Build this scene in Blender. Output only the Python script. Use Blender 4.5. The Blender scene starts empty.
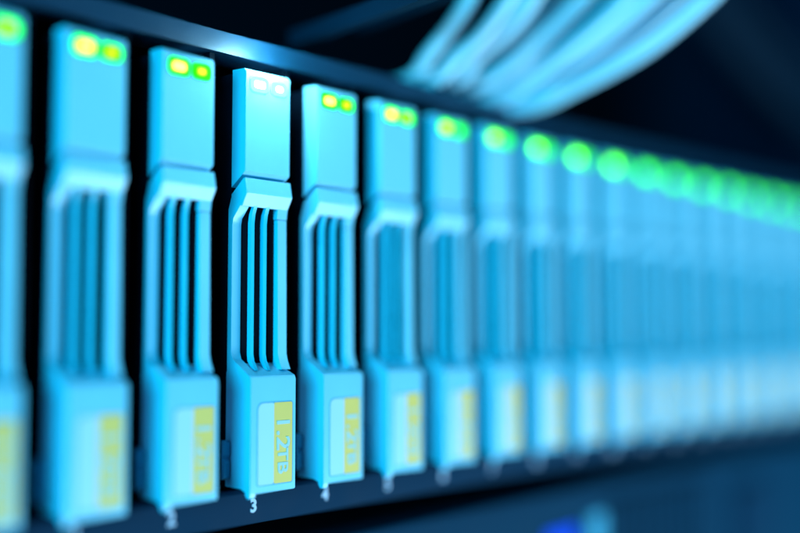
import bpy, bmesh, math, random
from mathutils import Vector

R = math.radians
S = 0.0181            # one drive pitch in metres; everything below is written in drive pitches
C = bpy.context.scene.collection
sc = bpy.context.scene
random.seed(5)

# ------------------------------------------------------------------ camera
cam = bpy.data.cameras.new('camera')
cam_o = bpy.data.objects.new('camera', cam)
C.objects.link(cam_o)
cam_o.location = (-3.669 * S, -8.382 * S, 1.621 * S)
cam_o.rotation_euler = (R(90 + 3.539), 0, R(-47.863))
cam.sensor_width = 36
cam.lens = 1036.176 / 800 * 36
cam.clip_start = 0.005
cam.clip_end = 50
cam.dof.use_dof = True
cam.dof.focus_distance = 10.66 * S
cam.dof.aperture_fstop = cam.lens / 1000 / (1.0 * S)
cam.dof.aperture_blades = 0
sc.camera = cam_o

# ------------------------------------------------------------------ world, lamps, exposure
w = bpy.data.worlds.new('World')
sc.world = w
w.use_nodes = True
bg = w.node_tree.nodes['Background']
bg.inputs[0].default_value = (0.0, 0.30, 1.0, 1)
bg.inputs[1].default_value = 0.012


def area(name, loc, target, size, radiance, col):
    l = bpy.data.lights.new(name, 'AREA')
    l.shape = 'RECTANGLE'
    l.size, l.size_y = size[0] * S, size[1] * S
    l.energy = radiance * math.pi * l.size * l.size_y
    l.color = col
    o = bpy.data.objects.new(name, l)
    C.objects.link(o)
    o.location = Vector(loc) * S
    d = (Vector(target) - Vector(loc)).normalized()
    o.rotation_euler = d.to_track_quat('-Z', 'Y').to_euler()
    return o


area('low_key_light', (16, -17, -12.0), (9, 0, 1.5), (16, 7), 32.0, (0.52, 0.82, 0.96))  # added key light, low in front of the row
area('blue_fill_light', (-34, -16, 6.0), (6, 0, 2), (20, 20), 24.0, (0.0, 0.70, 0.96))  # added blue fill for the left faces, source unseen

sc.view_settings.view_transform = 'Standard'
sc.view_settings.look = 'None'
sc.view_settings.exposure = 0
sc.view_settings.gamma = 1
sc.view_settings.use_curve_mapping = False
try:
    sc.cycles.use_denoising = True
    sc.cycles.denoiser = 'OPENIMAGEDENOISE'
    sc.cycles.use_adaptive_sampling = False
    sc.cycles.max_bounces = 6
    sc.cycles.sample_clamp_indirect = 4
except Exception:
    pass


# ------------------------------------------------------------------ materials
def mat(name, col, rough=0.45, metal=0.0, bump=0.0, scale=9000.0, var=0.06, spec=0.5):
    m = bpy.data.materials.new(name)
    m.use_nodes = True
    nt = m.node_tree
    b = nt.nodes['Principled BSDF']
    tc = nt.nodes.new('ShaderNodeTexCoord')
    n1 = nt.nodes.new('ShaderNodeTexNoise')
    n1.inputs['Scale'].default_value = 140
    n1.inputs['Detail'].default_value = 6
    nt.links.new(tc.outputs['Object'], n1.inputs['Vector'])
    mix = nt.nodes.new('ShaderNodeMix')
    mix.data_type = 'RGBA'
    a = tuple(c * (1 - var) for c in col)
    d = tuple(min(1, c * (1 + var)) for c in col)
    mix.inputs[6].default_value = (*a, 1)
    mix.inputs[7].default_value = (*d, 1)
    nt.links.new(n1.outputs['Fac'], mix.inputs[0])
    nt.links.new(mix.outputs[2], b.inputs['Base Color'])
    rr = nt.nodes.new('ShaderNodeMapRange')
    rr.inputs[3].default_value = max(0.05, rough - 0.1)
    rr.inputs[4].default_value = rough + 0.1
    nt.links.new(n1.outputs['Fac'], rr.inputs[0])
    nt.links.new(rr.outputs[0], b.inputs['Roughness'])
    b.inputs['Metallic'].default_value = metal
    b.inputs['Specular IOR Level'].default_value = spec
    if bump:
        n2 = nt.nodes.new('ShaderNodeTexNoise')
        n2.inputs['Scale'].default_value = scale
        n2.inputs['Detail'].default_value = 2
        nt.links.new(tc.outputs['Object'], n2.inputs['Vector'])
        bp = nt.nodes.new('ShaderNodeBump')
        bp.inputs['Strength'].default_value = bump
        bp.inputs['Distance'].default_value = 0.00004
        nt.links.new(n2.outputs['Fac'], bp.inputs['Height'])
        nt.links.new(bp.outputs[0], b.inputs['Normal'])
    return m


def glow(name, col, strength):
    m = bpy.data.materials.new(name)
    m.use_nodes = True
    b = m.node_tree.nodes['Principled BSDF']
    b.inputs['Base Color'].default_value = (*[c * 0.02 for c in col], 1)
    b.inputs['Emission Color'].default_value = (*col, 1)
    b.inputs['Emission Strength'].default_value = strength
    b.inputs['Roughness'].default_value = 0.3
    b.inputs['Specular IOR Level'].default_value = 0.15
    return m


M = {
    'plastic': mat('carrier_plastic', (0.20, 0.55, 0.77), 0.36, bump=0.5, scale=6000.0),
    'frame': mat('frame_plastic', (0.05, 0.54, 0.80), 0.35, bump=0.2),
    'rib': mat('rib_plastic', (0.015, 0.48, 0.72), 0.3, bump=0.15),
    'black': mat('black_plastic', (0.001, 0.004, 0.010), 0.7, spec=0.04),
    'bay': mat('bay_black', (0.001, 0.003, 0.007), 0.8, spec=0.03),
    'chassis': mat('chassis_paint', (0.001, 0.021, 0.052), 0.7, bump=0.2, spec=0.05),
    'chassis2': mat('lower_unit_paint', (0.001, 0.026, 0.060), 0.7, bump=0.2, spec=0.05),
    'gloss': mat('top_rail_paint', (0.001, 0.028, 0.065), 0.45, bump=0.3, spec=0.4),
    'rail': mat('rail_paint', (0.001, 0.011, 0.026), 0.6, spec=0.05),
    'sticker': mat('sticker_paper', (0.36, 0.57, 0.80), 0.5, var=0.03),
    'sticker_edge': mat('sticker_edge', (0.05, 0.32, 0.52), 0.6),
    'yellow': mat('sticker_yellow', (0.74, 0.48, 0.11), 0.55, var=0.05),
    'print': mat('sticker_print', (0.34, 0.52, 0.60), 0.55),
    'white': mat('white_ink', (0.42, 0.48, 0.66), 0.6),
    'cable': mat('cable_jacket', (0.40, 0.62, 0.80), 0.4, bump=0.1),
    'clip': mat('clear_clip', (0.05, 0.26, 0.42), 0.25),
    'wall': mat('wall_paint', (0.004, 0.016, 0.035), 0.9, spec=0.1),
    'panel': mat('panel_paint', (0.001, 0.010, 0.03), 0.8, spec=0.03),
    'led_green': glow('led_green', (0.01, 1.0, 0.0), 4.0),
    'led_amber': glow('led_core_yellow', (1.0, 0.85, 0.15), 3.5),
    'led_lime': glow('led_core_lime', (0.28, 1.0, 0.0), 8.0),
    'led_core_green': glow('led_core_green', (0.13, 1.0, 0.0), 13.0),
    'led_dim': glow('led_lens_dim', (0.01, 1.0, 0.0), 3.0),
    'led_amber2': glow('led_core_amber', (1.0, 0.75, 0.03), 1.6),
    'led_white': glow('led_core_white', (1.0, 0.93, 0.78), 5.0),
    'led_cyan': glow('led_lens_pale', (0.5, 0.98, 1.0), 1.0),
    'led_ring': mat('led_surround_green', (0.005, 0.20, 0.01), 0.4),
    'led_far': glow('led_core_green_faded', (0.06, 1.0, 0.02), 9.5),  # weaker core: fade with viewing angle put into the strength
    'led_blue': glow('led_blue', (0.005, 0.08, 1.0), 1.2),
}


# ------------------------------------------------------------------ mesh helpers (D = forward of the bay face, towards the viewer = -Y)
def link(name, me, parent=None, loc=(0, 0, 0)):
    o = bpy.data.objects.new(name, me)
    C.objects.link(o)
    o.location = Vector(loc) * S
    if parent:
        o.parent = parent
    return o


def finish(name, bm, m, parent=None, loc=(0, 0, 0), bevel=0.0, seg=2, smooth=True):
    if bevel:
        es = [e for e in bm.edges if e.is_manifold and e.calc_face_angle(0) > R(25)]
        bmesh.ops.bevel(bm, geom=es, offset=bevel, segments=seg, profile=0.6, affect='EDGES', clamp_overlap=True)
    bmesh.ops.recalc_face_normals(bm, faces=bm.faces[:])
    bmesh.ops.scale(bm, vec=(S, S, S), verts=bm.verts[:])
    me = bpy.data.meshes.new(name)
    bm.to_mesh(me)
    bm.free()
    me.materials.append(m)
    if smooth:
        for p in me.polygons:
            p.use_smooth = True
        try:
            me.set_sharp_from_angle(angle=R(32))
        except Exception:
            pass
    return link(name, me, parent, loc)


def prism_x(bm, prof, x0, x1):
    """prof: list of (D, z), extruded along X."""
    a = [bm.verts.new((x0, -d, z)) for d, z in prof]
    b = [bm.verts.new((x1, -d, z)) for d, z in prof]
    bm.faces.new(a)
    bm.faces.new(b[::-1])
    n = len(prof)
    for i in range(n):
        j = (i + 1) % n
        bm.faces.new((a[i], b[i], b[j], a[j]))


def prism_y(bm, poly, d0, d1):
    """poly: list of (x, z) extruded along D."""
    a = [bm.verts.new((x, -d0, z)) for x, z in poly]
    b = [bm.verts.new((x, -d1, z)) for x, z in poly]
    bm.faces.new(a)
    bm.faces.new(b[::-1])
    n = len(poly)
    for i in range(n):
        j = (i + 1) % n
        bm.faces.new((a[i], b[i], b[j], a[j]))


def box(bm, x0, x1, d0, d1, z0, z1):
    prism_x(bm, [(d0, z0), (d1, z0), (d1, z1), (d0, z1)], x0, x1)


def boxo(name, m, parent, x0, x1, d0, d1, z0, z1, bevel=0.0, loc=(0, 0, 0)):
    bm = bmesh.new()
    box(bm, x0, x1, d0, d1, z0, z1)
    return finish(name, bm, m, parent, loc, bevel)


def rrect(x0, x1, z0, z1, r, n=4, tl=None):
    pts = []
    for cx, cz, a0, rr in ((x1 - r, z1 - r, 0, r), (x0, z1, 90, tl or r), (x0 + r, z0 + r, 180, r), (x1 - r, z0 + r, 270, r)):
        if a0 == 90:
            cx, cz = x0 + rr, z1 - rr
        for k in range(n + 1):
            a = R(a0 + 90 * k / n)
            pts.append((cx + rr * math.cos(a), cz + rr * math.sin(a)))
    return pts


def text_mesh(body, size, thick=0.004, align='CENTER', bold=0.0):
    cu = bpy.data.curves.new('lettering', 'FONT')
    cu.body = body
    cu.size = size * S
    cu.extrude = thick * S
    cu.resolution_u = 3
    cu.offset = bold * S
    cu.align_x = align
    cu.align_y = 'CENTER'
    o = bpy.data.objects.new('lettering_source', cu)
    C.objects.link(o)
    dg = bpy.context.evaluated_depsgraph_get()
    me = bpy.data.meshes.new_from_object(o.evaluated_get(dg))
    bpy.data.objects.remove(o)
    return me


def tube(name, pts, r, m, seg=14, sub=6):
    """Catmull-Rom tube through pts."""
    P = [Vector(p) for p in pts]
    Q = []
    for i in range(len(P) - 1):
        p0, p1, p2, p3 = P[max(0, i - 1)], P[i], P[i + 1], P[min(len(P) - 1, i + 2)]
        for k in range(sub):
            t = k / sub
            Q.append(0.5 * ((2 * p1) + (p2 - p0) * t + (2 * p0 - 5 * p1 + 4 * p2 - p3) * t * t + (3 * p1 - p0 - 3 * p2 + p3) * t ** 3))
    Q.append(P[-1])
    bm = bmesh.new()
    rings = []
    ref = Vector((0.3, 0.2, 0.9)).normalized()
    for i, q in enumerate(Q):
        t = (Q[min(i + 1, len(Q) - 1)] - Q[max(i - 1, 0)]).normalized()
        u = t.cross(ref).normalized()
        v = t.cross(u)
        rings.append([bm.verts.new(q + (u * math.cos(2 * math.pi * k / seg) + v * math.sin(2 * math.pi * k / seg)) * r) for k in range(seg)])
    for a, b in zip(rings, rings[1:]):
        for k in range(seg):
            bm.faces.new((a[k], a[(k + 1) % seg], b[(k + 1) % seg], b[k]))
    bm.faces.new(rings[0])
    bm.faces.new(rings[-1][::-1])
    return finish(name, bm, m)


def thing(name, label, cat, loc=(0, 0, 0), group=None):
    o = bpy.data.objects.new(name, None)
    C.objects.link(o)
    o.location = Vector(loc) * S
    o.empty_display_size = 0.005
    o['label'] = label
    o['category'] = cat
    if group:
        o['group'] = group
    return o


def tag(o, label, cat, group=None):
    o['label'] = label
    o['category'] = cat
    if group:
        o['group'] = group
    return o


# ------------------------------------------------------------------ the disk shelf
N = 24
X0, X1 = -0.55, N + 0.15
shelf = thing('disk_shelf', 'dark blue disk shelf holding the row of drive carriers, numbers along its lower lip', 'disk shelf')
boxo('top_rail', M['gloss'], shelf, X0, X1, -0.45, 0.0, 4.47, 4.69, 0.025)
boxo('top_cover', M['bay'], shelf, X0, X1, -22.0, -0.452, 4.60, 4.68)
boxo('bay_floor', M['bay'], shelf, X0, X1, -22.0, 0.0, -0.10, -0.02)
boxo('back_panel', M['bay'], shelf, X0, X1, -2.3, -2.2, -0.015, 4.59)
bm = bmesh.new()
prism_x(bm, [(0.003, -0.33), (0.135, -0.33), (0.15, -0.30), (0.15, -0.015), (0.12, 0.015), (0.003, 0.015)], X0, X1)
finish('number_lip', bm, M['chassis'], shelf, bevel=0.012)
for i in range(N + 1):
    boxo('bay_divider', M['bay'], shelf, i - 0.235, i - 0.175, -2.19, -0.06, -0.018, 4.46)
boxo('side_wall', M['chassis'], shelf, X0 - 0.12, X0 - 0.003, -22.0, 0.15, -0.33, 4.69, 0.02)
boxo('side_wall', M['chassis'], shelf, X1 + 0.003, X1 + 0.12, -22.0, 0.15, -0.33, 4.69, 0.02)
for i in range(N):
    me = text_mesh(str(i), 0.18, 0.003, bold=0.006)
    me.materials.append(M['white'])
    t = link('bay_number', me, shelf, (i + 0.215, -0.1535, -0.155))
    t.rotation_euler = (R(90), 0, 0)

# ------------------------------------------------------------------ one drive carrier, then copies
W = 0.592


def make_carrier():
    root = thing('drive_carrier', '', 'drive carrier', (0, 0, 0), 'drive carriers in the disk shelf')
    # black drive body and its dark faceplate behind the grille
    boxo('drive_body', M['black'], root, 0.005, W - 0.005, -2.1, 0.012, 0.03, 4.27)
    # top block with the light pipes
    bm = bmesh.new()
    prism_x(bm, [(0.014, 3.085), (0.233, 3.238), (0.233, 4.26), (0.20, 4.295), (0.014, 4.305)], 0, W)
    finish('top_block', bm, M['plastic'], root, bevel=0.016, seg=3)
    # arched bezel under it: sloping upper face, then the lighter rim of the recess
    bm = bmesh.new()
    prism_x(bm, [(0.014, 3.012), (0.208, 3.166), (0.230, 3.168), (0.264, 3.010), (0.192, 2.885), (0.165, 2.885), (0.12, 2.94), (0.014, 2.94)], 0.0, W + 0.014)
    finish('bezel_arch', bm, M['plastic'], root, bevel=0.007, seg=2)
    # left leg of the frame: runs back and down from the rim, then straight
    bm = bmesh.new()
    prism_x(bm, [(-0.03, 1.16), (0.335, 1.162), (0.06, 1.33), (0.035, 1.40), (0.035, 2.70), (0.05, 2.765), (0.256, 2.998), (0.20, 3.02), (0.012, 2.98), (-0.03, 2.86)], -0.001, 0.112)
    finish('frame_leg', bm, M['plastic'], root, bevel=0.012)
    # right leg of the frame and the rim's drop above it
    bm = bmesh.new()
    prism_x(bm, [(0.12, 1.22), (0.26, 1.22), (0.22, 1.30), (0.195, 1.38), (0.178, 2.775), (0.12, 2.775)], 0.485, W + 0.010)
    finish('frame_leg', bm, M['plastic'], root, bevel=0.012)
    bm = bmesh.new()
    prism_x(bm, [(0.12, 2.782), (0.178, 2.782), (0.194, 2.887), (0.17, 2.90), (0.12, 2.89)], 0.475, W + 0.013)
    finish('rim_corner', bm, M['plastic'], root, bevel=0.010)
    # two thin ribs, bent forward at both ends
    for x, wd in ((0.150, 0.042), (0.312, 0.045)):
        bm = bmesh.new()
        prism_x(bm, [(0.17, 1.235), (0.235, 1.215), (0.170, 1.31), (0.152, 1.38), (0.152, 2.72), (0.165, 2.81), (0.20, 2.90),
                     (0.162, 2.91), (0.115, 2.81), (0.10, 2.72), (0.10, 1.38), (0.11, 1.31)], x, x + wd)
        finish('rib', bm, M['rib'], root, bevel=0.008)
    # bottom block
    bm = bmesh.new()
    prism_x(bm, [(-0.04, 1.20), (0.04, 1.285), (0.335, 1.165), (0.352, 1.13), (0.352, 0.012), (0.335, 0.0), (0.20, 0.045), (-0.04, 0.05)], 0, W)
    finish('latch_block', bm, M['plastic'], root, bevel=0.016, seg=3)
    bm = bmesh.new()
    prism_x(bm, [(0.26, 0.03), (0.345, 0.03), (0.345, -0.015), (0.33, -0.042), (0.295, -0.042), (0.27, -0.01)], 0.005, 0.07)
    finish('latch_foot', bm, M['plastic'], root, bevel=0.012)
    bm = bmesh.new()
    prism_x(bm, [(0.014, 0.13), (0.055, 0.15), (0.055, 0.30), (0.03, 0.34), (0.055, 0.38), (0.055, 0.50), (0.014, 0.52)], -0.095, -0.02)
    finish('spring_clip', bm, M['clip'], root, bevel=0.01)
    # sticker: paper, yellow half, lettering
    bm = bmesh.new()
    prism_y(bm, rrect(0.078, 0.556, 0.070, 0.906, 0.03, tl=0.075), 0.345, 0.3545)
    lab = finish('sticker_rim', bm, M['sticker_edge'], root, smooth=False)
    bm = bmesh.new()
    prism_y(bm, rrect(0.09, 0.296, 0.082, 0.894, 0.02, tl=0.065), 0.346, 0.3575)
    finish('sticker_paper', bm, M['sticker'], lab, smooth=False)
    bm = bmesh.new()
    prism_y(bm, rrect(0.297, 0.545, 0.082, 0.894, 0.02), 0.346, 0.3575)
    finish('sticker_yellow', bm, M['yellow'], lab, smooth=False)
    for body, size, z in (('1.2', 0.245, 0.585), ('TB', 0.19, 0.305)):
        me = text_mesh(body, size, 0.003, bold=0.003)
        me.materials.append(M['print'])
        t = link('lettering', me, lab, (0.413, -0.3595, z))
        t.rotation_euler = (R(90), R(90), 0)
        t.scale = (1.2, 1, 1)
    # two light pipes
    for x0, x1, z0, z1, core in ((0.055, 0.295, 4.065, 4.225, 'led_amber'), (0.33, 0.55, 4.07, 4.215, 'led_amber2')):
        bm = bmesh.new()
        prism_y(bm, rrect(x0, x1, z0, z1, 0.055, 5), 0.20, 0.240)
        led = finish('led', bm, M['led_green'], root)
        bm = bmesh.new()
        prism_y(bm, rrect(x0 - 0.012, x1 + 0.010, z0 - 0.014, z1 + 0.014, 0.06, 5), 0.21, 0.2365)
        finish('led_surround', bm, M['led_ring'], led)  # added ring: the light's green halo put into its colour
        k = 0.046 if core == 'led_amber' else 0.062
        bm = bmesh.new()
        prism_y(bm, rrect(x0 + k, x1 - k, z0 + 0.04, z1 - 0.04, 0.03, 5), 0.21, 0.2445)
        finish('led_core', bm, M[core], led)
    return root


def copy_tree(o, parent=None):
    c = o.copy()
    C.objects.link(c)
    c.parent = parent
    for ch in o.children:
        copy_tree(ch, c)
    return c


ORD = ['first', 'second', 'third', 'fourth', 'fifth', 'sixth', 'seventh', 'eighth', 'ninth', 'tenth', 'eleventh', 'twelfth', 'thirteenth',
       'fourteenth', 'fifteenth', 'sixteenth', 'seventeenth', 'eighteenth', 'nineteenth', 'twentieth', 'twenty-first', 'twenty-second',
       'twenty-third', 'twenty-fourth']
LAB = {
    0: 'blurred pale blue drive carrier cut off by the left edge of the photo',
    1: 'blurred pale blue drive carrier with two large green lights, second from left',
    2: 'slightly soft blue drive carrier just left of the sharpest one, third from left',
    3: 'sharpest blue drive carrier, white glowing lights, 1.2TB sticker, above the crisp number 3',
    4: 'blue drive carrier just right of the sharpest one, readable yellow 1.2TB sticker',
    5: 'soft blue drive carrier with separate yellow and green lights, sixth from left',
}
first = make_carrier()
for i in range(N):
    o = first if i == 0 else copy_tree(first)
    o.location = ((i + random.uniform(-0.006, 0.006)) * S, random.uniform(-0.010, 0.008) * S, random.uniform(-0.006, 0.006) * S)
    o.rotation_euler = (0, 0, R(random.uniform(-0.5, 0.5)))
    o['label'] = LAB.get(i, 'blurred blue drive carrier with green light, %s from left in the row' % ORD[i])
    leds = [ch for ch in o.children if ch.name.split('.')[0] == 'led']
    if i > 5:                                   # no activity on these: plain green lights, the second one dim
        for q, ch in enumerate(leds):
            for k in ch.children:
                if k.name.startswith('led_surround'):
                    continue
                k.data = k.data.copy()
                k.data.materials[0] = (M['led_lime'] if i < 8 else M['led_core_green'] if i < 11 else M['led_far']) if q == 0 else M['led_dim']
            if q == 1:
                ch.data = ch.data.copy()
                ch.data.materials[0] = M['led_dim']
    if i == 3:                                  # this drive's lights burn white
        for ch in o.children:
            if ch.name.split('.')[0] == 'led':
                ch.data = ch.data.copy()
                ch.data.materials[0] = M['led_cyan']
                for k in ch.children:
                    k.data = k.data.copy()
                    k.data.materials[0] = M['plastic' if k.name.startswith('led_surround') else 'led_white']
        o_led = o

# added point lamp above that drive's lights, standing in for their lens glare
pl = bpy.data.lights.new('glare_fill_light', 'POINT')
pl.color = (0.42, 0.90, 1.0)
pl.energy = 0.042
pl.shadow_soft_size = 0.10 * S
po = bpy.data.objects.new('glare_fill_light', pl)
C.objects.link(po)
po.location = Vector((3.30, -0.42, 4.50)) * S

# ------------------------------------------------------------------ cables above the shelf
CAB = [
(0.095, [ (6.26, 0.67, 4.64), (6.30, 0.48, 4.88), (6.41, 0.22, 5.19), (6.54, -0.07, 5.55), (6.60, -0.29, 5.85), (6.63, -0.47, 6.21) ]),
(0.098, [ (6.55, 0.51, 4.61), (6.55, 0.27, 4.88), (6.63, -0.05, 5.14), (6.72, -0.38, 5.38), (6.83, -0.75, 5.81), (6.84, -1.00, 6.14) ]),
(0.074, [ (7.39, 1.05, 4.79), (7.40, 0.77, 5.12), (7.47, 0.43, 5.43), (7.60, 0.03, 5.71), (7.69, -0.35, 6.12), (7.66, -0.59, 6.47) ]),
(0.090, [ (6.88, 0.44, 4.63), (6.90, 0.15, 4.94), (6.94, -0.16, 5.21), (7.09, -0.60, 5.56), (7.13, -0.91, 5.84), (7.11, -1.15, 6.17) ]),
(0.084, [ (7.58, 0.85, 4.81), (7.62, 0.54, 5.06), (7.75, 0.13, 5.33), (7.91, -0.33, 5.78), (8.02, -0.72, 6.12), (8.03, -1.00, 6.46) ]),
(0.098, [ (7.32, 0.54, 4.69), (7.31, 0.23, 4.94), (7.50, -0.30, 5.15), (7.66, -0.81, 5.57), (7.75, -1.23, 5.92), (7.76, -1.58, 6.24) ]),
(0.075, [ (7.69, 0.73, 4.75), (7.76, 0.39, 5.02), (7.97, -0.10, 5.26), (8.16, -0.59, 5.68), (8.30, -1.02, 6.05), (8.41, -1.41, 6.42) ]),
(0.074, [ (7.93, 0.76, 4.75), (7.95, 0.33, 5.02), (8.09, -0.24, 5.24), (8.19, -0.77, 5.58), (8.32, -1.33, 5.96), (8.27, -1.71, 6.34) ]),
(0.097, [ (7.62, 0.37, 4.60), (7.66, -0.08, 4.84), (7.74, -0.59, 5.09), (7.82, -1.09, 5.38), (7.96, -1.67, 5.80), (7.98, -2.11, 6.15) ]),
(0.084, [ (7.91, 0.50, 4.63), (8.05, 0.07, 4.95), (8.24, -0.40, 5.21), (8.40, -0.86, 5.59), (8.66, -1.42, 6.01), (8.80, -1.85, 6.45) ]),
(0.075, [ (8.07, 0.61, 4.73), (8.19, 0.06, 4.97), (8.28, -0.45, 5.23), (8.37, -0.96, 5.53), (8.53, -1.56, 5.98), (8.55, -2.02, 6.34) ]),
(0.099, [ (7.91, 0.35, 4.64), (7.96, -0.21, 4.86), (8.00, -0.75, 5.13), (8.06, -1.32, 5.43), (8.16, -1.95, 5.84), (8.12, -2.42, 6.14) ]),
(0.083, [ (8.00, 0.40, 4.62), (8.19, -0.08, 4.89), (8.41, -0.59, 5.17), (8.67, -1.15, 5.53), (8.98, -1.78, 6.10), (9.11, -2.20, 6.46) ]),
(0.080, [ (8.21, 0.45, 4.67), (8.25, 0.00, 4.87), (8.41, -0.58, 5.07), (8.72, -1.35, 5.48), (8.98, -2.07, 6.03), (9.01, -2.52, 6.35) ]),
(0.093, [ (7.91, 0.20, 4.56), (7.92, -0.27, 4.69), (8.08, -0.91, 4.87), (8.43, -1.79, 5.30), (8.67, -2.55, 5.86), (8.61, -2.96, 6.14) ]),

]
CORD = ['second', 'third', 'fourth', 'fifth', 'sixth', 'seventh', 'eighth', 'ninth', 'tenth', 'eleventh', 'twelfth', 'thirteenth', 'fourteenth', 'fifteenth']
CL = ['pale blue cable, leftmost and steepest of the bundle above the shelf']
CL += ['pale blue blurred cable, %s from left in the bundle above the shelf' % CORD[k] for k in range(len(CAB) - 2)]
CL += ['outermost pale blue cable forming the lower right edge of the bundle']
for (rad, pts), lab in zip(CAB, CL):
    a, b = Vector(pts[0]), Vector(pts[1])
    z, y = Vector(pts[-1]), Vector(pts[-2])
    head = [(a.x + 0.1, a.y + 2.2, 4.86), (a.x, a.y + 0.8, 4.84)] if a.z < 4.84 else [(a.x + 0.1, a.y + 2.2, a.z), (a.x, a.y + 0.8, a.z)]
    body = [(p[0], p[1], p[2]) for p in pts]
    d = (z - y)
    tail = [tuple(z + d), tuple(z + d * 3 + Vector((0, 0.3, 0))), tuple(z + d * 6 + Vector((0, 1.5, 0)))]
    tag(tube('network_cable', head + body[(1 if a.z < 4.84 else 0):] + tail, rad, M['cable']), lab, 'cable', 'cables bundled above the shelf')

# ------------------------------------------------------------------ the unit below
low = thing('lower_unit', 'blue server front with ventilation slots below the disk shelf, mostly out of focus', 'server', (0, 0, -5.3))
zo = 5.3
boxo('front_panel', M['chassis2'], low, -0.6, X1 + 0.1, -18, 0.02, 0, zo - 0.80, 0.02)
bm = bmesh.new()
prism_x(bm, [(-0.4, zo - 0.795), (0.03, zo - 0.795), (0.06, zo - 0.77), (0.06, zo - 0.70), (0.04, zo - 0.67), (-0.4, zo - 0.67)], -0.6, X1 + 0.1)
finish('top_edge', bm, M['chassis2'], low, bevel=0.015)
boxo('vent_backing', M['bay'], low, 10.2, 13.6, 0.022, 0.03, zo - 2.3, zo - 0.95)
for k in range(10):
    boxo('vent_slat', M['chassis2'], low, 10.24 + k * 0.34, 10.44 + k * 0.34, 0.031, 0.075, zo - 2.25, zo - 1.0, 0.008)
boxo('handle', M['chassis'], low, 14.6, 15.9, 0.025, 0.16, zo - 2.6, zo - 1.3, 0.05)
boxo('status_panel', M['clip'], low, 9.7, 10.15, 0.022, 0.06, zo - 1.65, zo - 1.1, 0.02)
boxo('status_light', M['led_blue'], low, 8.6, 9.35, 0.022, 0.06, zo - 1.5, zo - 1.2, 0.02)

# ------------------------------------------------------------------ rails above, far cabinet side, wall
def bar(name, a, b, half, m, label):
    a, b = Vector(a), Vector(b)
    t = (b - a).normalized()
    u = t.cross(Vector((0, 0, 1))).normalized() * half[0]
    v = u.cross(t).normalized() * half[1]
    bm = bmesh.new()
    f = []
    for p in (a, b):
        f.append([bm.verts.new(p + u * s1 + v * s2) for s1, s2 in ((-1, -1), (1, -1), (1, 1), (-1, 1))])
    bm.faces.new(f[0]); bm.faces.new(f[1][::-1])
    for i in range(4):
        bm.faces.new((f[0][i], f[0][(i + 1) % 4], f[1][(i + 1) % 4], f[1][i]))
    return tag(finish(name, bm, m, bevel=0.02), label, 'rail')


bar('rack_rail', (4.75, 1.0, 5.18), (4.2, -3.2, 5.16), (0.07, 0.10), M['rail'], 'dark blue blurred rail running forward above the shelf, lower of two')
bar('rack_rail', (5.9, 1.0, 5.62), (5.1, -3.2, 5.50), (0.05, 0.07), M['rail'], 'dark blue blurred rail running forward above the shelf, upper and fainter')

cab = thing('cabinet_side', 'dark blue cabinet side beyond the right end of the shelf', 'cabinet', (X1 + 1.2, 0, -6))
boxo('side_panel', M['panel'], cab, 0.0, 0.3, -6, 7, 0, 22)
boxo('post', M['panel'], cab, -0.45, -0.003, -2.6, -1.2, 0, 22, 0.05)
for q, lab in enumerate(('dim dark blue blurred cable hanging at the far right, upper of two', 'dim dark blue blurred cable hanging at the far right, lower of two')):
    tag(tube('hanging_cable', [(17.5, 3.0, 12.0 - q * 0.9), (19.5, 2.5, 10.2 - q * 0.9), (21.5, 2.0, 8.9 - q * 0.9), (23.2, 1.6, 8.1 - q * 0.9), (25.3, 1.5, 7.8 - q * 0.9)], 0.42, M['rail']), lab, 'cable')
wall = boxo('wall', M['wall'], None, -60, 120, -60.4, -60, -60, 80)
wall['kind'] = 'structure'
